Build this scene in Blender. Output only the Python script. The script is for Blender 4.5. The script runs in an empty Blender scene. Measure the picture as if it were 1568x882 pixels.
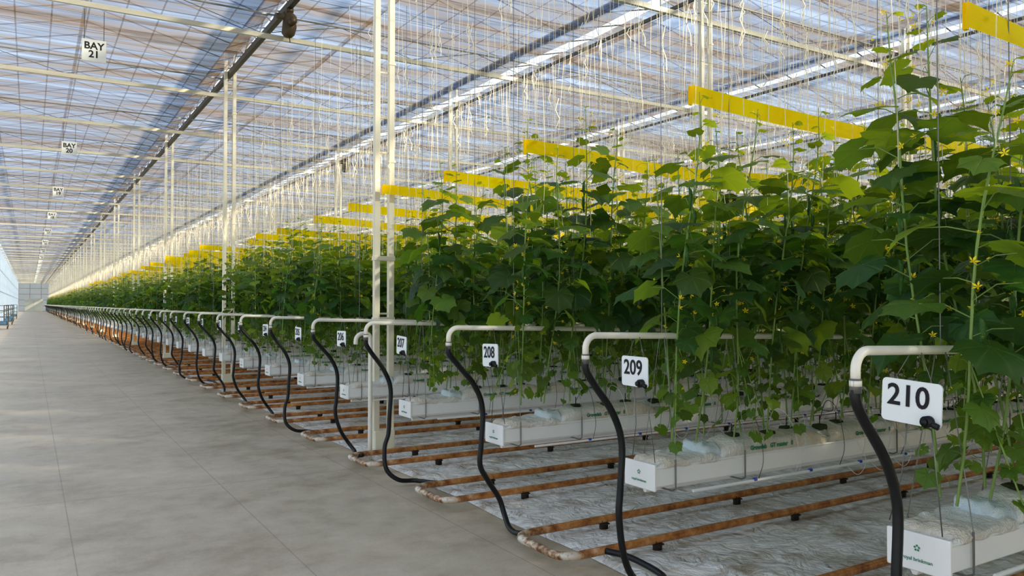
import bpy, math, random
from mathutils import Vector, Matrix, noise
R = random.Random(7)
scene = bpy.context.scene
COL = scene.collection
pi = math.pi
scene.view_settings.view_transform='Standard'
try: scene.view_settings.look='Medium High Contrast'
except Exception as e: print("look",e)

# ------------------------------------------------------------------ helpers
class MB:
    def __init__(s):
        s.v=[]; s.f=[]; s.m=[]; s.c=[]; s.uv=[]; s.col=(1,1,1); s.mi=0
    def vert(s,p,uv=(0,0)):
        s.v.append(tuple(p)); s.c.append(s.col); s.uv.append(uv); return len(s.v)-1
    def face(s,idx):
        s.f.append(idx); s.m.append(s.mi)
    def box(s,x0,x1,y0,y1,z0,z1):
        b=len(s.v)
        for x in (x0,x1):
            for y in (y0,y1):
                for z in (z0,z1): s.vert((x,y,z))
        for q in ((0,1,3,2),(4,6,7,5),(0,4,5,1),(2,3,7,6),(0,2,6,4),(1,5,7,3)):
            s.face(tuple(b+i for i in q))
    def bbox(s,x0,x1,y0,y1,z0,z1,bv=0.004):
        b=len(s.v)
        def ring(x,ins):
            r=[]
            a0,a1,c0,c1=y0+ins,y1-ins,z0+ins,z1-ins
            for (y,z) in ((a0+bv,c0),(a1-bv,c0),(a1,c0+bv),(a1,c1-bv),(a1-bv,c1),(a0+bv,c1),(a0,c1-bv),(a0,c0+bv)):
                r.append(s.vert((x,y,z)))
            return r
        rs=[ring(x0,bv),ring(x0+bv,0),ring(x1-bv,0),ring(x1,bv)]
        s.face(tuple(reversed(rs[0]))); s.face(tuple(rs[3]))
        for a,c in zip(rs,rs[1:]):
            for i in range(8):
                j=(i+1)%8; s.face((a[i],a[j],c[j],c[i]))
    def tube(s,pts,r,n=6,cap=True):
        pts=[Vector(p) for p in pts]
        rr = r if isinstance(r,(list,tuple)) else [r]*len(pts)
        rings=[]; prev=None
        for i,p in enumerate(pts):
            if i==0: t=pts[1]-p
            elif i==len(pts)-1: t=p-pts[-2]
            else: t=(pts[i+1]-p).normalized()+(p-pts[i-1]).normalized()
            if t.length<1e-9: t=Vector((0,0,1))
            t.normalize()
            if prev is None:
                a=Vector((0,0,1)) if abs(t.z)<.9 else Vector((1,0,0))
                u=t.cross(a).normalized()
            else:
                u=(prev-t*prev.dot(t))
                if u.length<1e-6: u=t.orthogonal()
                u.normalize()
            prev=u; w=t.cross(u)
            rings.append([s.vert(p+(u*math.cos(2*pi*k/n)+w*math.sin(2*pi*k/n))*rr[i]) for k in range(n)])
        for a,c in zip(rings,rings[1:]):
            for k in range(n):
                j=(k+1)%n; s.face((a[k],a[j],c[j],c[k]))
        if cap:
            s.face(tuple(reversed(rings[0]))); s.face(tuple(rings[-1]))
    def mesh(s,name,mats,smooth=False):
        me=bpy.data.meshes.new(name)
        me.from_pydata(s.v,[],s.f)
        for m in mats: me.materials.append(m)
        me.polygons.foreach_set("material_index",s.m)
        if smooth: me.polygons.foreach_set("use_smooth",[True]*len(s.f))
        ca=me.color_attributes.new("tone",'FLOAT_COLOR','POINT')
        flat=[]
        for c in s.c: flat+= [c[0],c[1],c[2],1.0]
        ca.data.foreach_set("color",flat)
        uvl=me.uv_layers.new(name="UVMap")
        li=[0]*len(me.loops); me.loops.foreach_get("vertex_index",li)
        fl=[]
        for i in li: fl+= [s.uv[i][0],s.uv[i][1]]
        uvl.data.foreach_set("uv",fl)
        me.update()
        return me

def obj(name,me,parent=None,loc=(0,0,0),rot=(0,0,0),scale=(1,1,1)):
    o=bpy.data.objects.new(name,me); COL.objects.link(o)
    o.location=loc; o.rotation_euler=rot; o.scale=scale
    if parent: o.parent=parent
    return o
def empty(name,loc=(0,0,0)):
    o=bpy.data.objects.new(name,None); COL.objects.link(o); o.location=loc
    o.empty_display_size=.2
    return o
def smooth_path(pts,n=6):
    P=[Vector(p) for p in pts]; P=[P[0]*2-P[1]]+P+[P[-1]*2-P[-2]]
    out=[]
    for i in range(1,len(P)-2):
        a,b,c,d=P[i-1:i+3]
        for k in range(n):
            t=k/n
            out.append(.5*((2*b)+(c-a)*t+(2*a-5*b+4*c-d)*t*t+(3*b-a-3*c+d)*t**3))
    out.append(P[-2]); return out
def text_mesh(body,size,mat,offset=0.0,extrude=0.0008,align='CENTER'):
    cu=bpy.data.curves.new("txt",'FONT'); cu.body=body; cu.size=size; cu.align_x=align; cu.align_y='CENTER'
    cu.offset=offset; cu.extrude=extrude; cu.space_line=.85; cu.resolution_u=4
    o=bpy.data.objects.new("txt",cu); COL.objects.link(o)
    bpy.context.view_layer.update()
    me=bpy.data.meshes.new_from_object(o.evaluated_get(bpy.context.evaluated_depsgraph_get()))
    bpy.data.objects.remove(o); me.materials.clear(); me.materials.append(mat)
    return me

# ------------------------------------------------------------------ materials
def newmat(name):
    m=bpy.data.materials.new(name); m.use_nodes=True
    nt=m.node_tree; return m,nt,nt.nodes,nt.links,nt.nodes["Principled BSDF"]
def N(nt,t,**k):
    n=nt.nodes.new(t)
    for a,b in k.items():
        if a in n.inputs: n.inputs[a].default_value=b
        else: setattr(n,a,b)
    return n
def simple(name,c,rough=.5,metal=0,var=.15,scale=8,bump=0.0,bscale=40,spec=.5):
    m,nt,ns,L,p=newmat(name)
    tc=N(nt,'ShaderNodeTexCoord')
    nz=N(nt,'ShaderNodeTexNoise'); nz.inputs['Scale'].default_value=scale; nz.inputs['Detail'].default_value=5
    L.new(tc.outputs['Object'],nz.inputs['Vector'])
    mx=N(nt,'ShaderNodeMix',data_type='RGBA')
    mx.inputs[6].default_value=(c[0]*(1-var),c[1]*(1-var),c[2]*(1-var),1)
    mx.inputs[7].default_value=(min(1,c[0]*(1+var)),min(1,c[1]*(1+var)),min(1,c[2]*(1+var)),1)
    L.new(nz.outputs['Fac'],mx.inputs[0]); L.new(mx.outputs[2],p.inputs['Base Color'])
    p.inputs['Roughness'].default_value=rough; p.inputs['Metallic'].default_value=metal
    p.inputs['Specular IOR Level'].default_value=spec
    if bump:
        n2=N(nt,'ShaderNodeTexNoise'); n2.inputs['Scale'].default_value=bscale; n2.inputs['Detail'].default_value=4
        L.new(tc.outputs['Object'],n2.inputs['Vector'])
        b=N(nt,'ShaderNodeBump'); b.inputs['Strength'].default_value=bump; b.inputs['Distance'].default_value=.02
        L.new(n2.outputs['Fac'],b.inputs['Height']); L.new(b.outputs['Normal'],p.inputs['Normal'])
    return m
def math_(nt,op,a=None,b=None,va=None,vb=None):
    n=nt.nodes.new('ShaderNodeMath'); n.operation=op
    if a is not None: nt.links.new(a,n.inputs[0])
    elif va is not None: n.inputs[0].default_value=va
    if b is not None: nt.links.new(b,n.inputs[1])
    elif vb is not None: n.inputs[1].default_value=vb
    return n.outputs[0]
def ramp(nt,fac,stops):
    r=nt.nodes.new('ShaderNodeValToRGB'); nt.links.new(fac,r.inputs[0])
    els=r.color_ramp.elements
    els[0].position=stops[0][0]; els[0].color=(*stops[0][1],1)
    els[1].position=stops[-1][0]; els[1].color=(*stops[-1][1],1)
    for p,c in stops[1:-1]:
        e=els.new(p); e.color=(*c,1)
    return r.outputs[0]

cream=simple("cream_paint",(.86,.79,.62),.45,var=.06,scale=5)
beamc=simple("beam_paint",(.66,.60,.46),.5,var=.08,scale=5)
creamP=simple("cream_pipe_paint",(.92,.86,.75),.4,var=.08,scale=14)
galv=simple("galvanised_steel",(.12,.105,.08),.5,.3,var=.2,scale=10)
galvl=simple("galvanised_light",(.24,.22,.18),.5,.2,var=.2,scale=10)
mull=simple("mullion_white",(.6,.66,.68),.5,0,var=.1,scale=10)
darkmetal=simple("dark_motor_paint",(.10,.07,.035),.5,.2,var=.3)
rubber=simple("black_rubber_hose",(.012,.013,.015),.38,var=.3,scale=20)
whitep=simple("white_painted_metal",(.93,.92,.90),.35,var=.03,scale=6)
signw=simple("sign_white",(.95,.97,.97),.4,var=.03)
ink=simple("black_ink",(.015,.015,.02),.6,var=.1)
green_ink=simple("green_ink",(.05,.26,.14),.6,var=.1)
blue_plastic=simple("blue_plastic",(.03,.1,.5),.4,var=.1)
wirem=simple("steel_wire",(.22,.22,.21),.4,.5,var=.1)
tubew=simple("drip_tube",(.66,.68,.67),.4,var=.1)
stringm=simple("twine",(.82,.76,.62),.8,var=.1)
rock=simple("rockwool_block",(.045,.06,.02),.95,var=.4,scale=40,bump=.5)
stand=simple("rail_stand_steel",(.06,.045,.035),.7,.2,var=.4,scale=20)
petal=simple("flower_yellow",(1.0,.74,.02),.6,var=.05)
fruitm=simple("cucumber_skin",(.05,.14,.02),.45,var=.3,scale=60,bump=.4,bscale=150)

def plastic(name,c,bump,scale,dirt=0.0,lo=.40,hi=.6,dist=.03):
    m,nt,ns,L,p=newmat(name)
    tc=N(nt,'ShaderNodeTexCoord')
    n1=N(nt,'ShaderNodeTexNoise'); n1.inputs['Scale'].default_value=scale; n1.inputs['Detail'].default_value=6; n1.inputs['Distortion'].default_value=1.2
    L.new(tc.outputs['Object'],n1.inputs['Vector'])
    v=N(nt,'ShaderNodeTexVoronoi',feature='DISTANCE_TO_EDGE'); v.inputs['Scale'].default_value=scale*.9
    nn=N(nt,'ShaderNodeMix',data_type='RGBA'); nn.inputs[0].default_value=.35
    L.new(tc.outputs['Object'],nn.inputs[6]); L.new(n1.outputs['Color'],nn.inputs[7])
    L.new(nn.outputs[2],v.inputs['Vector'])
    s=math_(nt,'ADD',n1.outputs['Fac'],v.outputs['Distance'])
    b=N(nt,'ShaderNodeBump'); b.inputs['Strength'].default_value=bump; b.inputs['Distance'].default_value=dist
    L.new(s,b.inputs['Height']); L.new(b.outputs['Normal'],p.inputs['Normal'])
    n2=N(nt,'ShaderNodeTexNoise'); n2.inputs['Scale'].default_value=1.7; n2.inputs['Detail'].default_value=8; n2.inputs['Roughness'].default_value=.7
    L.new(tc.outputs['Object'],n2.inputs['Vector'])
    d=tuple(x*(1-dirt) for x in c); d=(d[0],d[1]*.88,d[2]*.72)
    col=ramp(nt,n2.outputs['Fac'],[(lo,d),(hi,c)])
    L.new(col,p.inputs['Base Color']); p.inputs['Roughness'].default_value=.27
    return m
slabm=plastic("white_slab_film",(.95,.94,.92),.6,14,.10)
flapm=plastic("bluish_film_flap",(.80,.90,.96),.5,20,.05)
coverm=plastic("white_ground_film",(.98,.96,.93),1.0,5,.42,.36,.50,.06)

def railmat():
    m,nt,ns,L,p=newmat("rusty_heating_pipe")
    tc=N(nt,'ShaderNodeTexCoord'); sx=N(nt,'ShaderNodeSeparateXYZ'); L.new(tc.outputs['Object'],sx.inputs[0])
    n=N(nt,'ShaderNodeTexNoise'); n.inputs['Scale'].default_value=9; n.inputs['Detail'].default_value=8; n.inputs['Roughness'].default_value=.7
    L.new(tc.outputs['Object'],n.inputs['Vector'])
    rust=ramp(nt,n.outputs['Fac'],[(.3,(.14,.05,.018)),(.42,(.40,.15,.045)),(.56,(.62,.28,.09)),(.72,(.72,.48,.25))])
    paint=ramp(nt,n.outputs['Fac'],[(.42,(.20,.08,.03)),(.5,(.5,.33,.2)),(.57,(.76,.70,.6))])
    f=math_(nt,'MULTIPLY_ADD',sx.outputs[0],None,vb=-3.0); f.node.inputs[2].default_value=1.0; f.node.use_clamp=True
    mx=N(nt,'ShaderNodeMix',data_type='RGBA'); L.new(f,mx.inputs[0]); L.new(rust,mx.inputs[6]); L.new(paint,mx.inputs[7])
    L.new(mx.outputs[2],p.inputs['Base Color']); p.inputs['Roughness'].default_value=.32
    p.inputs['Metallic'].default_value=.1
    return m
railm=railmat()

def concrete():
    m,nt,ns,L,p=newmat("concrete_floor")
    tc=N(nt,'ShaderNodeTexCoord'); sx=N(nt,'ShaderNodeSeparateXYZ'); L.new(tc.outputs['Object'],sx.inputs[0])
    n1=N(nt,'ShaderNodeTexNoise'); n1.inputs['Scale'].default_value=.7; n1.inputs['Detail'].default_value=9; n1.inputs['Roughness'].default_value=.68
    n2=N(nt,'ShaderNodeTexNoise'); n2.inputs['Scale'].default_value=60; n2.inputs['Detail'].default_value=4
    n3=N(nt,'ShaderNodeTexNoise'); n3.inputs['Scale'].default_value=4; n3.inputs['Detail'].default_value=8; n3.inputs['Roughness'].default_value=.7
    for n in(n1,n2,n3): L.new(tc.outputs['Object'],n.inputs['Vector'])
    s=math_(nt,'MULTIPLY',n3.outputs['Fac'],vb=.45); s=math_(nt,'ADD',s,math_(nt,'MULTIPLY',n1.outputs['Fac'],vb=.55))
    c1=ramp(nt,s,[(.36,(.47,.385,.28)),(.5,(.66,.56,.43)),(.64,(.78,.67,.53))])
    mx=N(nt,'ShaderNodeMix',data_type='RGBA',blend_type='MULTIPLY'); mx.inputs[0].default_value=.22
    L.new(c1,mx.inputs[6]); L.new(n2.outputs['Fac'],mx.inputs[7])
    def joint(o,off,per,w):
        a=math_(nt,'ADD',o,vb=off); a=math_(nt,'DIVIDE',a,vb=per); a=math_(nt,'FRACT',a)
        a=math_(nt,'SUBTRACT',a,vb=.5); a=math_(nt,'ABSOLUTE',a); a=math_(nt,'MULTIPLY',a,vb=per)
        return math_(nt,'LESS_THAN',a,vb=w)
    j1=joint(sx.outputs[0],-.26+.605+12.1,1.21,.004); j2=joint(sx.outputs[1],-7.4+2+80,4.0,.006)
    j=math_(nt,'MAXIMUM',j1,j2)
    j=math_(nt,'MULTIPLY',j,vb=.4)
    mj=N(nt,'ShaderNodeMix',data_type='RGBA'); L.new(j,mj.inputs[0]); L.new(mx.outputs[2],mj.inputs[6]); mj.inputs[7].default_value=(.20,.16,.11,1)
    L.new(mj.outputs[2],p.inputs['Base Color'])
    rr=ramp(nt,s,[(.3,(.34,)*3),(.7,(.55,)*3)]); L.new(rr,p.inputs['Roughness'])
    p.inputs['Specular IOR Level'].default_value=.4
    b=N(nt,'ShaderNodeBump'); b.inputs['Strength'].default_value=.15; b.inputs['Distance'].default_value=.005
    L.new(n2.outputs['Fac'],b.inputs['Height']); L.new(b.outputs['Normal'],p.inputs['Normal'])
    return m
concm=concrete()

def leafmat():
    m,nt,ns,L,p=newmat("cucumber_leaf")
    at=N(nt,'ShaderNodeAttribute',attribute_name="tone")
    tc=N(nt,'ShaderNodeTexCoord'); sx=N(nt,'ShaderNodeSeparateXYZ'); L.new(tc.outputs['UV'],sx.inputs[0])
    ang=math_(nt,'ARCTAN2',sx.outputs[1],sx.outputs[0])
    w=math_(nt,'MULTIPLY',ang,vb=7.2/2); w=math_(nt,'COSINE',w); w=math_(nt,'ABSOLUTE',w); w=math_(nt,'POWER',w,vb=40)
    mx=N(nt,'ShaderNodeMix',data_type='RGBA'); 
    wf=math_(nt,'MULTIPLY',w,vb=.3); L.new(wf,mx.inputs[0])
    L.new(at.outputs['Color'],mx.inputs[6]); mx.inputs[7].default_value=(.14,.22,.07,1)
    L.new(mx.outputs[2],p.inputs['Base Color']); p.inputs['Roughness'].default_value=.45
    p.inputs['Specular IOR Level'].default_value=.45
    tr=N(nt,'ShaderNodeBsdfTranslucent')
    g=N(nt,'ShaderNodeMix',data_type='RGBA',blend_type='MULTIPLY'); g.inputs[0].default_value=1
    L.new(at.outputs['Color'],g.inputs[6]); g.inputs[7].default_value=(4.6,3.5,.7,1); L.new(g.outputs[2],tr.inputs[0])
    ms=N(nt,'ShaderNodeMixShader'); ms.inputs[0].default_value=.38
    L.new(p.outputs[0],ms.inputs[1]); L.new(tr.outputs[0],ms.inputs[2])
    L.new(ms.outputs[0],nt.nodes['Material Output'].inputs[0])
    n=N(nt,'ShaderNodeTexNoise'); n.inputs['Scale'].default_value=45; L.new(tc.outputs['Object'],n.inputs['Vector'])
    s=math_(nt,'SUBTRACT',n.outputs['Fac'],w)
    b=N(nt,'ShaderNodeBump'); b.inputs['Strength'].default_value=.5; b.inputs['Distance'].default_value=.006
    L.new(s,b.inputs['Height']); L.new(b.outputs['Normal'],p.inputs['Normal'])
    return m
leafm=leafmat()
stemm=simple("stem_green",(.24,.35,.10),.6,var=.2)

def tapemat():
    m,nt,ns,L,p=newmat("yellow_sticky_film")
    tc=N(nt,'ShaderNodeTexCoord')
    n=N(nt,'ShaderNodeTexNoise'); n.inputs['Scale'].default_value=3; L.new(tc.outputs['Object'],n.inputs['Vector'])
    c=ramp(nt,n.outputs['Fac'],[(.35,(1.0,.70,.0)),(.65,(1.0,.79,.0))])
    L.new(c,p.inputs['Base Color']); p.inputs['Roughness'].default_value=.5; p.inputs['Specular IOR Level'].default_value=.1
    tr=N(nt,'ShaderNodeBsdfTranslucent'); L.new(c,tr.inputs[0])
    ms=N(nt,'ShaderNodeMixShader'); ms.inputs[0].default_value=.5
    L.new(p.outputs[0],ms.inputs[1]); L.new(tr.outputs[0],ms.inputs[2]); L.new(ms.outputs[0],nt.nodes['Material Output'].inputs[0])
    return m
tapem=tapemat()

def screenmat():
    m,nt,ns,L,p=newmat("shade_screen_fabric")
    nt.nodes.remove(p)
    tc=N(nt,'ShaderNodeTexCoord'); sx=N(nt,'ShaderNodeSeparateXYZ'); L.new(tc.outputs['Object'],sx.inputs[0])
    mp=N(nt,'ShaderNodeMapping'); mp.inputs['Scale'].default_value=(.16,1.9,1); L.new(tc.outputs['Object'],mp.inputs[0])
    n=N(nt,'ShaderNodeTexNoise'); n.inputs['Scale'].default_value=1.0; n.inputs['Detail'].default_value=7; n.inputs['Roughness'].default_value=.65; n.inputs['Distortion'].default_value=.4
    L.new(mp.outputs[0],n.inputs['Vector'])
    mp2=N(nt,'ShaderNodeMapping'); mp2.inputs['Scale'].default_value=(.3,.3,1); L.new(tc.outputs['Object'],mp2.inputs[0])
    n2=N(nt,'ShaderNodeTexNoise'); n2.inputs['Scale'].default_value=1.0; n2.inputs['Detail'].default_value=4; L.new(mp2.outputs[0],n2.inputs['Vector'])
    def line(o,per,w):
        a=math_(nt,'DIVIDE',o,vb=per); a=math_(nt,'FRACT',a); a=math_(nt,'SUBTRACT',a,vb=.5); a=math_(nt,'ABSOLUTE',a)
        return math_(nt,'LESS_THAN',a,vb=w)
    g=math_(nt,'MAXIMUM',line(sx.outputs[0],.5,.025),line(sx.outputs[1],.4,.04))
    col=ramp(nt,n.outputs['Fac'],[(.34,(.12,.088,.062)),(.44,(.19,.155,.128)),(.52,(.145,.165,.215)),(.64,(.235,.29,.39))])
    dk=N(nt,'ShaderNodeMix',data_type='RGBA'); gf=math_(nt,'MULTIPLY',g,vb=.55); L.new(gf,dk.inputs[0]); L.new(col,dk.inputs[6]); dk.inputs[7].default_value=(.07,.055,.045,1)
    tl=N(nt,'ShaderNodeBsdfTranslucent'); L.new(dk.outputs[2],tl.inputs[0])
    df=N(nt,'ShaderNodeBsdfDiffuse'); L.new(dk.outputs[2],df.inputs[0])
    a=N(nt,'ShaderNodeMixShader'); a.inputs[0].default_value=.25; L.new(tl.outputs[0],a.inputs[1]); L.new(df.outputs[0],a.inputs[2])
    tp=N(nt,'ShaderNodeBsdfTransparent'); tp.inputs[0].default_value=(.80,.90,1,1)
    s=math_(nt,'MULTIPLY',n.outputs['Fac'],n2.outputs['Fac'])
    tf=N(nt,'ShaderNodeMapRange'); L.new(s,tf.inputs[0]); tf.inputs[1].default_value=.16; tf.inputs[2].default_value=.36; tf.inputs[3].default_value=.09; tf.inputs[4].default_value=.29
    t2=math_(nt,'MULTIPLY_ADD',g,None,vb=-.08); L.new(tf.outputs[0],t2.node.inputs[2])
    b=N(nt,'ShaderNodeMixShader'); L.new(t2,b.inputs[0]); L.new(a.outputs[0],b.inputs[1]); L.new(tp.outputs[0],b.inputs[2])
    L.new(b.outputs[0],nt.nodes['Material Output'].inputs[0])
    return m
screenm=screenmat()
def glassmat(name,c,t):
    m,nt,ns,L,p=newmat(name); nt.nodes.remove(p)
    tc=N(nt,'ShaderNodeTexCoord')
    n=N(nt,'ShaderNodeTexNoise'); n.inputs['Scale'].default_value=.5; L.new(tc.outputs['Object'],n.inputs['Vector'])
    cc=ramp(nt,n.outputs['Fac'],[(.3,tuple(x*.9 for x in c)),(.7,c)])
    tl=N(nt,'ShaderNodeBsdfTranslucent'); L.new(cc,tl.inputs[0])
    tp=N(nt,'ShaderNodeBsdfTransparent'); b=N(nt,'ShaderNodeMixShader'); b.inputs[0].default_value=t
    L.new(tl.outputs[0],b.inputs[1]); L.new(tp.outputs[0],b.inputs[2]); L.new(b.outputs[0],nt.nodes['Material Output'].inputs[0])
    return m
wallglass=glassmat("frosted_wall_panel",(.76,.86,.88),.50)
backglass=glassmat("back_wall_panel",(.36,.37,.34),.06)

# ------------------------------------------------------------------ layout constants
ROW0=1.75; SP=1.6; YEND=190.0; NR=int((YEND-4-ROW0)/SP)
XW=-2.0; XE=3.05; ZS=6.3; XR=60.0; YS=-8.0
CX=3.36; CSP=5.0; BAY=8.0; CY0=.2

b=MB(); b.box(XW-.3,XR,-8.5,YEND+.3,-.12,0.0); obj("floor",b.mesh("floor",[concm]))
b=MB()
xs=[XE+i*.045 for i in range(95)]; xs+= [xs[-1]+.8*i for i in range(1,67)]
ys=[YS+i*.5 for i in range(16)]+[i*.045 for i in range(200)]; ys+=[ys[-1]+1.5*i for i in range(1,121)]
ys=[y for y in ys if y<YEND-.2]
idx=[]
for i,x in enumerate(xs):
    row=[]
    for y in ys:
        z=.012+ (noise.noise(Vector((x*2.2,y*2.2,0)))*.012+abs(noise.noise(Vector((x*6,y*3.4,3))))*.026+abs(noise.noise(Vector((x*4,y*11,8))))*.014 if x<7.4 and -.1<y<9.1 else .004)
        if i==0: z=.003
        xx=x+(noise.noise(Vector((0,y*1.3,5)))*.03 if i==0 else 0)
        row.append(b.vert((xx,y,max(z,.003))))
    idx.append(row)
for i in range(len(xs)-1):
    for j in range(len(ys)-1): b.face((idx[i][j],idx[i+1][j],idx[i+1][j+1],idx[i][j+1]))
obj("ground_cover_film",b.mesh("ground_cover_film",[coverm],True))

# ------------------------------------------------------------------ ceiling
b=MB()
def panel(x0,x1):
    nx=6; ny=int(YEND-YS)
    I=[[b.vert((x0+(x1-x0)*i/nx,YS+j*1.0,ZS+ .05*math.sin(pi*i/nx)*-1+.02*math.sin(j*pi/2))) for j in range(ny+1)] for i in range(nx+1)]
    for i in range(nx):
        for j in range(ny): b.face((I[i][j],I[i][j+1],I[i+1][j+1],I[i+1][j]))
panel(XW,CX-.03)
x=CX+.03
while x<XR:
    panel(x,x+CSP-.24); x+=CSP
obj("ceiling",b.mesh("ceiling",[screenm],True))

b=MB()
xc=CX-CSP
while xc<43:
    b.box(xc+CSP/2-.03,xc+CSP/2+.03,YS,YEND,7.35,7.42)
    y=YS
    while y<110:
        b.tube([(xc,y,6.75),(xc+CSP/2,y,7.38),(xc+CSP,y,6.75)],.015,3,False)
        y+=1.0 if y<50 else 3.0
    xc+=CSP
obj("roof_glazing_frame",b.mesh("roof_glazing_frame",[galv]))

for i in range(9):
    gx=CX+CSP*i
    b=MB()
    pr=[(-.07,.10),(-.03,0),(.03,0),(.07,.10),(.06,.10),(.025,.015),(-.025,.015),(-.06,.10)]
    r0=[b.vert((px,YS,pz+6.62)) for px,pz in pr]; r1=[b.vert((px,YEND,pz+6.62)) for px,pz in pr]
    for k in range(8): b.face((r0[k],r0[(k+1)%8],r1[(k+1)%8],r1[k]))
    if i==0:
        b.box(-.04,.04,YS,YEND,6.16,6.26)
        b.box(-.035,.035,YS,YEND,6.52,6.58)
        y=YS
        while y<YEND-1:
            b.tube([(0,y,6.25),(0,y+.5,6.54),(0,y+1.0,6.25)],.014,4,False); y+=1.0
    else:
        b.box(-.02,.02,YS,YEND,6.12,6.17)
    obj("roof_gutter_beam",b.mesh("roof_gutter_beam",[galv]),None,(gx,0,0))

b=MB()
b.box(XW,44,-.025,.025,5.71,5.78)
b.mi=1
b.box(XW,44,-.012,.012,6.08,6.10)
x=XW
while x<43:
    b.tube([(x,0,5.78),(x+1.25,0,6.09),(x+2.5,0,5.78)],.006,4,False); x+=2.5
trm=b.mesh("cross_truss",[beamc,galvl])
for k in range(-1,47):
    obj("roof_truss",trm,None,(0,CY0+4*k,0))

b=MB()
for k in range(150):
    y=k*.8+.4
    b.tube([(XW+.08,y,6.205),(42,y,6.205)],.003,3,False)
obj("screen_support_wires",b.mesh("screen_support_wires",[galvl]))

# ------------------------------------------------------------------ columns
b=MB()
for s in (-.085,.085):
    b.bbox(s-.033,s+.033,-.03,.03,0,6.62,.004)
z=.6
while z<6.3:
    b.box(-.055,.055,-.008,.008,z,z+.02)
    z+=.9
b.bbox(-.17,.17,-.09,.09,0,.012,.002)
b.bbox(-.12,.12,-.06,.06,.012,.22,.01)
for z in(1.42,2.1): b.bbox(-.125,.125,-.038,.038,z,z+.05,.003)
for z in (3.2,4.3,5.4): b.bbox(.045,.13,-.036,.036,z,z+.03,.003)
colm=b.mesh("greenhouse_column",[cream])
for i in range(7):
    for k in range(-1,24 if i<3 else 8):
        y=CY0+BAY*k
        if y>YEND-2: continue
        obj("greenhouse_column",colm,None,(CX+CSP*i,y,0))

b=MB()
b.tube([(-.02,0,0),(-.02,.0,.05),(0,0,.16),(0,0,.34),(0,0,.40)],[.06,.10,.11,.09,.03],12)
b.tube([(.10,0,.30),(-.20,0,.30)],.045,10); b.tube([(0,-.06,.20),(0,-.22,.20)],.06,10)
b.box(-.05,.05,-.05,.05,.38,.44)
b.tube([(0,0,0),(0.01,0,-.08)],.008,5)
mot=b.mesh("vent_motor",[darkmetal],True)
for (x,y) in((CX,12.0),(CX+CSP,23.5)):
    obj("vent_drive_motor",mot,None,(x,y,5.72))

# ------------------------------------------------------------------ walls
def frame_wall(name,p0,p1,nvert,h,mat,rails=(.05,.9,2.6,4.3,7.1),ox=0,oy=0,mm=None):
    root=empty(name)
    b=MB(); P=Vector(p0); Q=Vector(p1); 
    i=[b.vert((P.x,P.y,0.0)),b.vert((Q.x,Q.y,0.0)),b.vert((Q.x,Q.y,h)),b.vert((P.x,P.y,h))]; b.face(tuple(i))
    obj("glazing",b.mesh("glazing",[mat]),root)
    b=MB(); 
    for k in range(nvert+1):
        q=P.lerp(Q,k/nvert); b.box(q.x-.03+ox,q.x+.03+ox,q.y-.03+oy,q.y+.03+oy,0,h)
    for z in rails:
        e=.025
        b.box(min(P.x,Q.x)-e+ox,max(P.x,Q.x)+e+ox,min(P.y,Q.y)-e+oy,max(P.y,Q.y)+e+oy,z-.03,z+.03)
    obj("mullions",b.mesh("mullions",[mm or galvl]),root)
frame_wall("wall_left",(XW,YS,0),(XW,YEND,0),50,7.2,wallglass,ox=-.04,mm=mull)
frame_wall("wall_back",(XW,YEND,0),(XR,YEND,0),31,7.2,backglass,(.05,1.2,2.4,3.6,4.8,6.0))
frame_wall("wall_right",(XR,YS,0),(XR,YEND,0),48,7.2,wallglass,ox=.04,mm=mull)
b=MB(); b.bbox(-.9,2.3,YEND-.12,YEND-.06,0,2.6,.01); b.box(.68,.72,YEND-.15,YEND-.1,0,2.6)
b.box(-1.0,2.4,YEND-.14,YEND-.1,2.6,2.72)
obj("door_1",b.mesh("door_1",[simple("door_grey",(.36,.37,.34),.5)]))

# ------------------------------------------------------------------ bay signs
b=MB(); b.bbox(-.15,.15,-.004,.004,-.15,.15,.003); 
bsm=b.mesh("plate",[simple("bay_sign_white",(.98,.95,.84),.5,var=.02)])
b=MB()
for s in(-.12,.12): b.tube([(s,0,.14),(s,0,.56)],.004,4)
bsr=b.mesh("hanger",[galv])
for k in range(18):
    y=CY0+12+BAY*k
    e=empty("bay_sign",(.72,y-.0,5.12))
    obj("plate",bsm,e); obj("hanger_rods",bsr,e)
    if k<8:
        obj("lettering",text_mesh("BAY\n%d"%(21-k),.135,ink,.003),e,(0,-.006,0),(pi/2,0,0))

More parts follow.
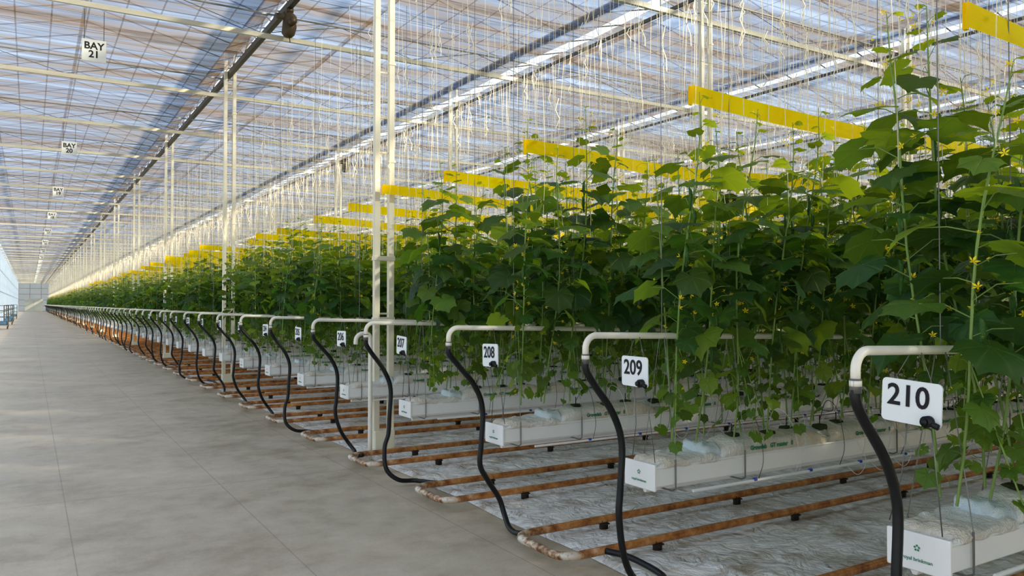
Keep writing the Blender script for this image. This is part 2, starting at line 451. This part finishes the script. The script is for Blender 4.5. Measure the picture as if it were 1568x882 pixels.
# ------------------------------------------------------------------ plants
ctrl=[(0,1.0),(22,.80),(45,.90),(70,.74),(100,.80),(130,.64),(155,.56),(180,.2)]
def rad(a):
    a=abs(a)
    for (a0,r0),(a1,r1) in zip(ctrl,ctrl[1:]):
        if a<=a1: return r0+(r1-r0)*(a-a0)/(a1-a0)
    return .2
half=[0,11,22,33,45,57,70,85,100,115,130,143,155,168,180]
angs=[-a for a in reversed(half[1:-1])]+half
LT=[]
for k,a in enumerate(angs):
    t=rad(a)*(1.04 if k%2 else .95)
    LT.append((math.radians(a),t))
def add_leaf(b,pos,out,pitch,roll,s,col,R):
    up=Vector((0,0,1)); out=out.normalized(); side=up.cross(out)
    xa=out*math.cos(pitch)-up*math.sin(pitch); n=xa.cross(side).normalized(); 
    if n.z<0 and pitch<pi/2: n=-n
    sd=n.cross(xa)
    sd2=sd*math.cos(roll)+n*math.sin(roll); n2=n*math.cos(roll)-sd*math.sin(roll)
    droop=R.uniform(.2,.5); cup=R.uniform(-.05,.35); ph=R.uniform(0,6)
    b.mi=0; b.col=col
    def P(a,r):
        x=r*math.cos(a); y=r*math.sin(a)
        z=-droop*(x*x if x>0 else .3*x*x)-cup*y*y+ .05*math.sin(5*a+ph)*r*r*1.5
        if abs(a)>.2: z+=.03*r
        return pos+(xa*x+sd2*y+n2*z)*s
    c=b.vert(pos,(0,0))
    mid=[b.vert(P(a,r*.55),(r*.55*math.cos(a),r*.55*math.sin(a))) for a,r in LT]
    outr=[b.vert(P(a,r),(r*math.cos(a),r*math.sin(a))) for a,r in LT]
    n=len(LT)
    for i in range(n):
        j=(i+1)%n
        if angs[i]==180: 
            continue
        b.face((c,mid[i],mid[j])); b.face((mid[i],outr[i],outr[j],mid[j]))
def flower(b,p,R,s=.022):
    ax=Vector((R.uniform(-1,1),R.uniform(-1,1),R.uniform(-.2,.8))).normalized(); u=ax.orthogonal().normalized(); w=ax.cross(u)
    b.mi=2; c=b.vert(p)
    for k in range(5):
        a=k*2*pi/5
        v=[b.vert(p+ax*.006+(u*math.cos(a-.4)+w*math.sin(a-.4))*s*.6), b.vert(p+ax*.012+(u*math.cos(a)+w*math.sin(a))*s*1.1), b.vert(p+ax*.006+(u*math.cos(a+.4)+w*math.sin(a+.4))*s*.6)]
        b.face((c,v[0],v[1],v[2]))
def plant(b,x,side,R):
    H=R.uniform(2.45,2.82) if R.random()<.85 else R.uniform(2.82,3.02)
    def stem(z):
        t=max(0,(z-.85)/(2.0))
        return Vector((x+.03*math.sin(z*3+x*9),side*(.05+.2*min(1,t*1.1))+.02*math.sin(z*4+x),z))
    zs=[.84+ (H-.84)*i/10 for i in range(11)]
    b.mi=1; b.col=(1,1,1)
    b.tube([stem(z) for z in zs],[.0055]*8+[.0045,.0035,.002],5,False)
    z=.92+R.uniform(0,.1); ph=R.uniform(0,6)
    zd=R.uniform(1.36,1.50)
    while z<H:
        top=(H-z)
        dense = z>zd
        ph+=2.4+R.uniform(-.5,.5)
        d=Vector((math.cos(ph),math.sin(ph)*1.2+side*.35,0)).normalized()
        if dense or R.random()<.7:
            f=1.0 if top>.5 else max(.22,top/.5)
            if not dense: f*=R.uniform(.3,.65)
            pl=R.uniform(.09,.19)*f
            base=stem(z)
            rise=R.uniform(.2,.7) if top>.3 else .9
            p1=base+d*pl*.5+Vector((0,0,pl*rise*.7)); p2=base+d*pl+Vector((0,0,pl*rise*.75))
            b.mi=1; b.col=(1,1,1); b.tube([base,p1,p2],.003*max(f,.5),3,False)
            s=R.uniform(.105,.16)*f
            if top>1.0: pitch=R.uniform(.3,1.05)
            elif top>.3: pitch=R.uniform(-.1,.45)
            else: pitch=R.uniform(-.5,.3)
            k=R.uniform(.65,1.35)
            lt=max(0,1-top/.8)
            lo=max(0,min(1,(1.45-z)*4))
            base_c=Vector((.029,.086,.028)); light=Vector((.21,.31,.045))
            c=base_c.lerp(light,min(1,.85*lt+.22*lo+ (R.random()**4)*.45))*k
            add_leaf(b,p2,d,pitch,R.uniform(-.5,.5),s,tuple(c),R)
            if dense and top<1.3 and R.random()<.55: 
                for _ in range(R.choice((1,1,2))): flower(b,base+Vector((R.uniform(-.07,.07),R.uniform(-.07,.07),R.uniform(-.03,.03))),R,R.uniform(.012,.021))
            elif R.random()<.2: flower(b,base+d*.05,R,.015)
            if dense and top>.5 and R.random()<.22:
                q=base-d*.03; l=R.uniform(.06,.16); b.mi=3
                b.tube([q,q+Vector((.01,0,-l*.15)),q+Vector((.012,0,-l*.5)),q+Vector((.005,0,-l))],[.004,.010,.012,.004],6)
            if R.random()<.3:
                b.mi=1; q=base; e=Vector((R.uniform(-1,1),R.uniform(-1,1),R.uniform(-.2,.6)))*.09
                b.tube([q,q+e*.6,q+e+Vector((0,0,-.03)),q+e*1.1+Vector((.02,.01,-.06))],.0012,3,False)
        z+= R.uniform(.048,.078) if dense else .05
    for _ in range(2):
      if R.random()<.5:
        sx_=R.uniform(-.06,.06)
        p=stem(1.4); q=[p+Vector((sx_*i,side*.03*i,-.13*i)) for i in range(5)]
        b.mi=1; b.tube(q,.003,4,False)
        for pp in q[1:]:
            a=R.uniform(0,6); add_leaf(b,pp,Vector((math.cos(a),math.sin(a),0)),R.uniform(.4,1.1),R.uniform(-.4,.4),R.uniform(.03,.06),(.08,.16,.03),R)
chunks=[]
for v in range(7):
    RR=random.Random(100+v); b=MB()
    for side in(-1,1):
        for k in range(4):
            plant(b,.12+k*.25+RR.uniform(-.05,.05)+(.06 if side>0 else -.04),side,RR)
    chunks.append(b.mesh("cucumber_foliage_%d"%v,[leafm,stemm,petal,fruitm],True))

schunks=[]
for v in range(4):
    RR=random.Random(300+v); b=MB()
    for side in(-1,1):
        for k in range(11):
            x=.1+k*.18+RR.uniform(-.06,.06); 
            y0=side*.22; y1=side*RR.uniform(.2,.34)
            amp=RR.uniform(.004,.035); ph=RR.uniform(0,6); fr=RR.uniform(1.5,4)
            z0=2.2; pts=[]
            for i in range(11):
                t=i/10; z=z0+(5.0-z0)*t
                pts.append((x+amp*math.sin(ph+fr*z)*(1-t*.3)+RR.uniform(-.004,.004),y0+(y1-y0)*t+amp*.6*math.cos(ph+fr*z*1.3),z))
            b.tube(pts,.0021,3,False)
            for _ in range(2):
              if RR.random()<.7:
                zt=RR.uniform(2.9,4.7); L=RR.uniform(.1,.35); xx=x+amp*math.sin(ph+fr*zt)
                b.tube([(xx,y0*.9,zt),(xx+.018,y0,zt+L*.3),(xx-.012,y0+.01,zt+L*.6),(xx+.01,y0,zt+L)],.004,3,False)
    for side in(-.28,.28):
        b.tube([(0,side,5.0),(2,side,5.0)],.003,3,False)
    schunks.append(b.mesh("trellis_strings_%d"%v,[stringm]))

# ------------------------------------------------------------------ row hardware
def gutter_mesh(L,detail):
    b=MB(); w=.118
    pr=[(-w,.725),(-w,.625),(-w+.02,.61),(w-.02,.61),(w,.625),(w,.725),(w-.012,.725),(w-.012,.66),(-w+.012,.66),(-w+.012,.725)]
    r0=[b.vert((.004,y,z)) for y,z in pr]; r1=[b.vert((L,y,z)) for y,z in pr]
    n=len(pr)
    for k in range(n): b.face((r0[k],r0[(k+1)%n],r1[(k+1)%n],r1[k]))
    for s in(-1,1): b.tube([(0,s*w,.725),(L,s*w,.725)],.007,6)
    b.bbox(-.012,.006,-w-.008,w+.008,.60,.745,.004)
    b.box(0.02,L,-.03,.03,.595,.61)
    return b.mesh("trough",[whitep])
def slab_mesh(L):
    b=MB()
    def bag(x0,x1,zt,w,seed,nx=22,amp=1.0,lowz=.675):
        rings=[]
        for i in range(nx+1):
            t=i/nx; x=x0+(x1-x0)*t
            e=min(1,min(t,1-t)*7); e=e**.5 if e>0 else 0
            r=[]
            for k in range(24):
                a=2*pi*k/24
                cy=math.copysign(abs(math.cos(a))**.6,math.cos(a)); cz=math.copysign(abs(math.sin(a))**.65,math.sin(a))
                nn=noise.noise(Vector((x*6+seed,cy*2.5,cz*3)))*.018+noise.noise(Vector((x*19+seed,cy*6,cz*2)))*.012
                nn*=amp*(1.0 if cz>0.4 else .3)
                hh=(zt-lowz)/2*(.3+.7*e)
                r.append(b.vert((x,cy*(w*(.85+.15*e))+nn*.6,lowz+.005+ (zt-lowz)/2*(.5+.5*e)+cz*hh+nn)))
            rings.append(r)
        n=24
        for a,c in zip(rings,rings[1:]):
            for k in range(n): b.face((a[k],a[(k+1)%n],c[(k+1)%n],c[k]))
        b.face(tuple(reversed(rings[0]))); b.face(tuple(rings[-1]))
    bag(.03,.52,.760,.128,0,28,1.2,.70)
    x=.5; i=0
    while x<L-.3:
        b.mi=0; bag(x,min(x+.97,L),.818,.120,i*3.1,34,.9)
        b.mi=1
        bag(x-.11,x+.05,.80,.095,i*7.7,10,2.0)
        x+=1.0; i+=1
    return b.mesh("slabs",[slabm,flapm],True)
def fit_mesh(L,detail):
    b=MB()
    x=.75
    i=0
    RR=random.Random(5)
    while x<L-.2:
        b.mi=0
        s=-1 if i%2 else 1
        b.bbox(x-.04,x+.04,s*.03-.035,s*.03+.035,.80,.835,.008)
        if detail:
            b.mi=5 if i%3==0 else 1
            dx=RR.uniform(-.12,.12); hz=RR.uniform(.90,1.0)
            b.tube(smooth_path([(x+dx,-.15,.58),(x+dx*.9,-.19,.72),(x+dx*.5,-.15,hz-.05),(x+dx*.1,-.08,hz),(x,s*.03,.86)],5),.0021,4,False)
            b.mi=1
            if RR.random()<.6:
                b.tube(smooth_path([(x+.1,-.15,.58),(x+.16,-.2,.52),(x+.22,-.21,.62),(x+.15,-.14,.78),(x+.03,-.05,.86)],5),.0021,4,False)
            if i%2==0:
                b.mi=2
                b.tube([(x-.015,-.15,.585),(x+.010,-.15,.585)],.011,8)
            b.mi=5
            b.tube([(x,s*.03,.83),(x,s*.03,.89)],.004,5)
        x+=.25; i+=1
    b.mi=3
    b.tube([(.25,-.15,.58),(L,-.15,.58)],.009,6)
    b.tube([(.1,.08,.56),(L,.08,.56)],.016,6)
    b.mi=4
    x=.14
    while x<L:
        b.tube([(x,-.13,.76),(x,-.13,.60),(x,-.1,.585),(x,.1,.585),(x,.13,.60),(x,.13,.76)],.005,5)
        b.tube([(x,-.13,.76),(x+.02,-.02,1.43)],.0026,4,False); b.tube([(x,.13,.76),(x+.02,.02,1.43)],.0026,4,False)
        b.tube([(x+.02,0,1.43),(x+.02,0,5.0)],.0026,4,False)
        x+=1.5 if x>.2 else .55
    return b.mesh("fittings",[rock,tubew,blue_plastic,whitep,wirem,rubber])
GL=15.0
g_near=gutter_mesh(GL,1); s_near=slab_mesh(GL); f_near=fit_mesh(GL,True)
g_far=gutter_mesh(5,0); s_far=slab_mesh(5); f_far=fit_mesh(5,False)
brand=text_mesh("royal brinkman",.020,green_ink,0.0,.0005)
def logo_mesh():
    b=MB()
    for k in range(5):
        a=k*2*pi/5+.3; c=Vector((math.cos(a)*.009,math.sin(a)*.009,0))
        r=[b.vert((c.x+.0045*math.cos(t*pi/3),c.y+.0045*math.sin(t*pi/3),.0005)) for t in range(6)]; b.face(tuple(r))
    return b.mesh("logo",[green_ink])
logo=logo_mesh()
slabtxt=text_mesh("Growslab   GT master   II",.036,green_ink,.0013,.0006,'LEFT')

def rail_mesh(L):
    b=MB(); g=.28; r=.12
    pts=[(L,g,.09),(L*.5,g,.09),(r,g,.09)]
    for k in range(1,6): a=pi/2*k/6; pts.append((r-r*math.sin(a),g-r+r*math.cos(a),.09))
    pts+=[(0,g-r,.09),(0,0,.09),(0,-g+r,.09)]
    for k in range(1,6): a=pi/2*k/6; pts.append((r-r*math.cos(a),-g+r-r*math.sin(a),.09))
    pts+=[(r,-g,.09),(L*.5,-g,.09),(L,-g,.09)]
    b.tube(pts,.0265,10)
    b.mi=1
    x=.75
    while x<L:
        for s in(-1,1):
            b.bbox(x-.035,x+.035,s*g-.03,s*g+.03,.0,.012,.003)
            b.box(x-.03,x+.03,s*g-.012,s*g+.012,.012,.07)
            b.tube([(x-.032,s*g-.026,.085),(x-.032,s*g,.06),(x-.032,s*g+.026,.085)],.005,4)
            b.box(x-.033,x+.033,s*g-.028,s*g+.028,.055,.064)
        x+=1.35
    return b.mesh("heating_rail",[railm,stand],True)
rail_near=rail_mesh(16); rail_far=rail_mesh(5)

def pipe_mesh(L):
    b=MB(); r=.07
    ze=1.45-.025*(min(L,6)-2.6)
    pts=[(L,0,ze),(min(L-.5,6),0,ze),(4,0,1.45-.025*1.4),(2.52+r,0,1.45)]
    for k in range(1,8): a=pi/2*k/8; pts.append((2.52+r-r*math.sin(a),0,1.45-r+r*math.cos(a)))
    pts+=[(2.52,0,1.45-r),(2.52,0,1.335)]
    b.tube(pts,.0175,12)
    b.tube([(2.52,0,1.345),(2.52,0,1.325)],.022,12)
    return b.mesh("supply_pipe",[creamP],True)
pipe_near=pipe_mesh(16); pipe_far=pipe_mesh(7)
hose_ends=[
 [(2.78,0,.24),(2.86,0,.10),(3.0,-.02,.05),(3.15,.1,.04),(3.12,.35,.08),(3.05,.51,.09)],
 [(2.84,0,.34),(2.93,-.01,.20),(2.95,-.05,.09),(2.9,-.2,.04),(2.86,-.38,.05),(2.9,-.5,.09)],
 [(2.70,0,.34),(2.70,-.04,.16),(2.80,-.08,.06),(2.95,-.1,.04),(3.02,-.28,.05),(3.0,-.5,.09)],
 [(2.82,0,.28),(2.92,.02,.13),(2.95,-.1,.05),(2.85,-.3,.05),(2.88,-.5,.09)],
]
hoses=[]
for v,e in enumerate(hose_ends):
    j=[0,.03,-.01,.02][v]
    pts=[(2.52,0,1.345),(2.522,0,1.27),(2.575+j*.5,0,1.19),(2.70+j,0,1.03),(2.765+j,0,.86),(2.755+j,0,.62),(2.745+j,0,.46)]+e
    b=MB(); b.tube(smooth_path(pts,6),.0195,10)
    b.mi=1; b.tube([(2.52,0,1.352),(2.52,0,1.30)],.0215,10)
    hoses.append(b.mesh("black_hose",[rubber,wirem],True))

def tape_mesh(L,seed):
    b=MB(); n=int(L/.25); rows=[]
    for i in range(n+1):
        x=L*i/n; sag=-.04*abs(math.sin(pi*x/3.0))+noise.noise(Vector((x*.8,seed,0)))*.03
        tilt=noise.noise(Vector((x*.7,seed,4)))*.035
        prof=[(tilt,.054),(0,.0),(-tilt*.6,-.052)]
        rows.append([b.vert((x,yy,zz+sag)) for yy,zz in prof])
    for a,c in zip(rows,rows[1:]):
        for k in range(2): b.face((a[k],a[k+1],c[k+1],c[k]))
    b.mi=1
    b.box(-.02,0.0,-.008,.008,-.054,.058)
    x=.02
    b.mi=2
    while x<L:
        b.tube([(x,0,.05),(x+.01,0,.4),(x,0,2.15)],.0018,3,False); x+=3.0
    return b.mesh("sticky_tape",[tapem,tapem,wirem])
tapes=[tape_mesh(13,1.3),tape_mesh(13,5.7),tape_mesh(6,9.1)]

b=MB(); W,Hh,rc=.12,.083,.018
prof=[]
for cx,cz,a0 in((W-rc,Hh-rc,0),(-W+rc,Hh-rc,pi/2),(-W+rc,-Hh+rc,pi),(W-rc,-Hh+rc,1.5*pi)):
    for k in range(5):
        a=a0+pi/2*k/4; prof.append((cx+rc*math.cos(a),cz+rc*math.sin(a)))
f=[b.vert((-.003,-y,z)) for y,z in prof]; g=[b.vert((.003,-y,z)) for y,z in prof]
b.face(tuple(f)); b.face(tuple(reversed(g)))
for k in range(len(prof)): j=(k+1)%len(prof); b.face((f[j],f[k],g[k],g[j]))
plate=b.mesh("plate",[signw])
b=MB()
b.tube([(-.03,-.075,-.06),(.02,-.075,-.06)],.022,12); b.tube([(-.045,-.075,-.06),(-.03,-.075,-.06)],.013,10)
b.tube([(-.012,-.065,-.06),(-.012,-.115,-.075)],.012,8)
b.mi=1
b.tube([(.004,.085,.06),(.02,.02,.19)],.0022,4); b.tube([(.004,-.085,.06),(.02,-.02,.19)],.0022,4)
b.tube([(.01,-.075,-.08),(.04,-.09,-.3),(.05,-.11,-.49)],.0028,4); b.tube([(.01,.02,-.08),(.05,.06,-.3),(.06,.11,-.49)],.0028,4)
clip=b.mesh("valve_and_wires",[rubber,wirem],True)

M_sign=Matrix(((0,0,-1,0),(-1,0,0,0),(0,1,0,0),(0,0,0,1)))
for k in range(-5,NR):
    Y=ROW0+SP*k; RK=random.Random(k+50); near=k<14
    atcol=(k%5==4)
    row=empty("cucumber_plant_row",(2.95,Y,0))
    xmax=16 if -1<=k<9 else (11 if -1<=k<20 else (4.5 if k>0 else 9))
    nch=int(xmax-3)
    off=.72 if atcol else .05
    for i in range(nch):
        me=RK.choice(chunks); fl=RK.random()<.5
        zs=RK.uniform(.97,1.03); sy=1
        if k==2: zs+=.02
        if k==1: zs+=(-.015 if i==0 else .02)
        if k==0: zs=1.0; me=chunks[(2+i)%7]; sy=1.12
        obj("foliage",me,row,(i+(1 if fl else 0)+off,0,0),(0,0,pi if fl else 0),(1,sy,zs))
    if k>=-1:
        st=empty("trellis_string_row",(3.0,Y,0))
        ns=14 if k<9 else (8 if k<22 else 2)
        for i in range(ns): obj("strings",RK.choice(schunks),st,(i*2,0,0))
    gt=empty("growing_gutter",(2.9,Y,0))
    obj("trough",g_near if near else g_far,gt); obj("slabs",s_near if near else s_far,gt); obj("fittings",f_near if near else f_far,gt)
    if 0<=k<8:
        o=obj("label",brand,gt); o.matrix_local=Matrix.Translation((-.0135,0,.645))@M_sign
        o=obj("logo",logo,gt); o.matrix_local=Matrix.Translation((-.0135,0,.69))@M_sign
        for i in range(4): obj("slab_print",slabtxt,gt,(.74+i*1.0,-.126,.765),(pi/2,0,0))
    obj("heating_pipe_rail",rail_near if near else rail_far,None,(2.74,Y-.8,0))
    sp=empty("heating_supply_pipe",(0,Y,0))
    obj("pipe",pipe_near if near else pipe_far,sp,(0,-.09 if atcol else 0,0))
    vi={0:0,1:0,2:1,3:2}.get(k,RK.randrange(4))
    obj("hose",hoses[vi],sp,(0,-.09 if atcol else 0,0))
    dx={0:-.02,1:0,2:-.1,3:0,4:0}.get(k,RK.uniform(-.25,.5))
    if k>=0 and not(k>20 and RK.random()<.25):
        obj("yellow_sticky_trap",tapes[k%2] if near else tapes[2],None,(CX-.06+dx,Y-(.09 if atcol else 0)+(.05 if k==2 else 0),2.83+RK.uniform(-.03,.05)),(0,RK.uniform(-.003,.006),0))
    if 0<=k<60:
        sg=empty("row_number_sign",(2.86,Y,1.245)); sg.rotation_euler=(RK.uniform(-.06,.06) if k else .05,0,RK.uniform(-.08,.08))
        obj("plate",plate,sg); obj("valve_clip",clip,sg)
        if k<30:
            o=obj("digits",text_mesh("%d"%(210-k),.115,ink,.0018),sg); o.matrix_local=Matrix.Translation((-.0045,0.012,.018))@M_sign

b=MB(); b.tube(smooth_path([(3.02,7.72,0.0),(3.02,7.72,.9),(3.02,7.72,1.22),(3.0,7.72,1.30),(2.92,7.72,1.31),(2.87,7.72,1.27),(2.86,7.72,1.2)],5),.022,10)
obj("vent_standpipe",b.mesh("vent_standpipe",[creamP],True))

# ------------------------------------------------------------------ carts far left
b=MB()
for z in(.25,.75,1.15): b.bbox(-.3,.3,-.7,.7,z,z+.04,.008)
for sx in(-.28,.28):
    for sy in(-.68,.68):
        b.tube([(sx,sy,.1),(sx,sy,1.5)],.02,6)
b.tube([(-.28,-.68,1.5),(.28,-.68,1.5)],.02,6); b.tube([(-.28,.68,1.5),(.28,.68,1.5)],.02,6)
b.mi=1
for sx in(-.24,.24):
    for sy in(-.6,.6): b.tube([(sx-.02,sy,.09),(sx+.02,sy,.09)],.09,12)
b.mi=2
for i in range(3): b.bbox(-.25,.25,-.62+i*.43,-.24+i*.43,.29,.5,.01)
cart=b.mesh("harvest_cart",[galv,rubber,simple("crate_blue",(.1,.2,.3),.5)])
for (x,y) in((-1.45,60),(-1.4,72),(-1.5,84),(-1.45,100)): obj("harvest_cart",cart,None,(x,y,0))

# ------------------------------------------------------------------ lights
w=bpy.data.worlds.new("sky"); scene.world=w; w.use_nodes=True
nt=w.node_tree; bg=nt.nodes['Background']
tc=N(nt,'ShaderNodeTexCoord'); sx=N(nt,'ShaderNodeSeparateXYZ'); nt.links.new(tc.outputs['Generated'],sx.inputs[0])
c=ramp(nt,sx.outputs[2],[(0.0,(.58,.58,.57)),(.12,(.60,.64,.68)),(.35,(.66,.77,.90)),(.6,(.58,.70,.90)),(1.0,(.48,.60,.86))])
nt.links.new(c,bg.inputs[0]); bg.inputs[1].default_value=1.5
sun=bpy.data.lights.new("sun",'SUN'); sun.energy=15; sun.angle=math.radians(3); sun.color=(1.0,.86,.64)
so=bpy.data.objects.new("sun",sun); COL.objects.link(so)
d=Vector((-.66,.66,-.42)).normalized()
so.rotation_euler=d.to_track_quat('-Z','Y').to_euler(); so.location=(10,-10,20)

# ------------------------------------------------------------------ camera
cam=bpy.data.cameras.new("camera"); cam.sensor_width=36; cam.lens=27.55; cam.clip_end=500; cam.clip_start=.05
co=bpy.data.objects.new("camera",cam); COL.objects.link(co)
co.location=(0,0,1.62); co.rotation_euler=(math.radians(91.15),0,math.radians(-31.6))
scene.camera=co
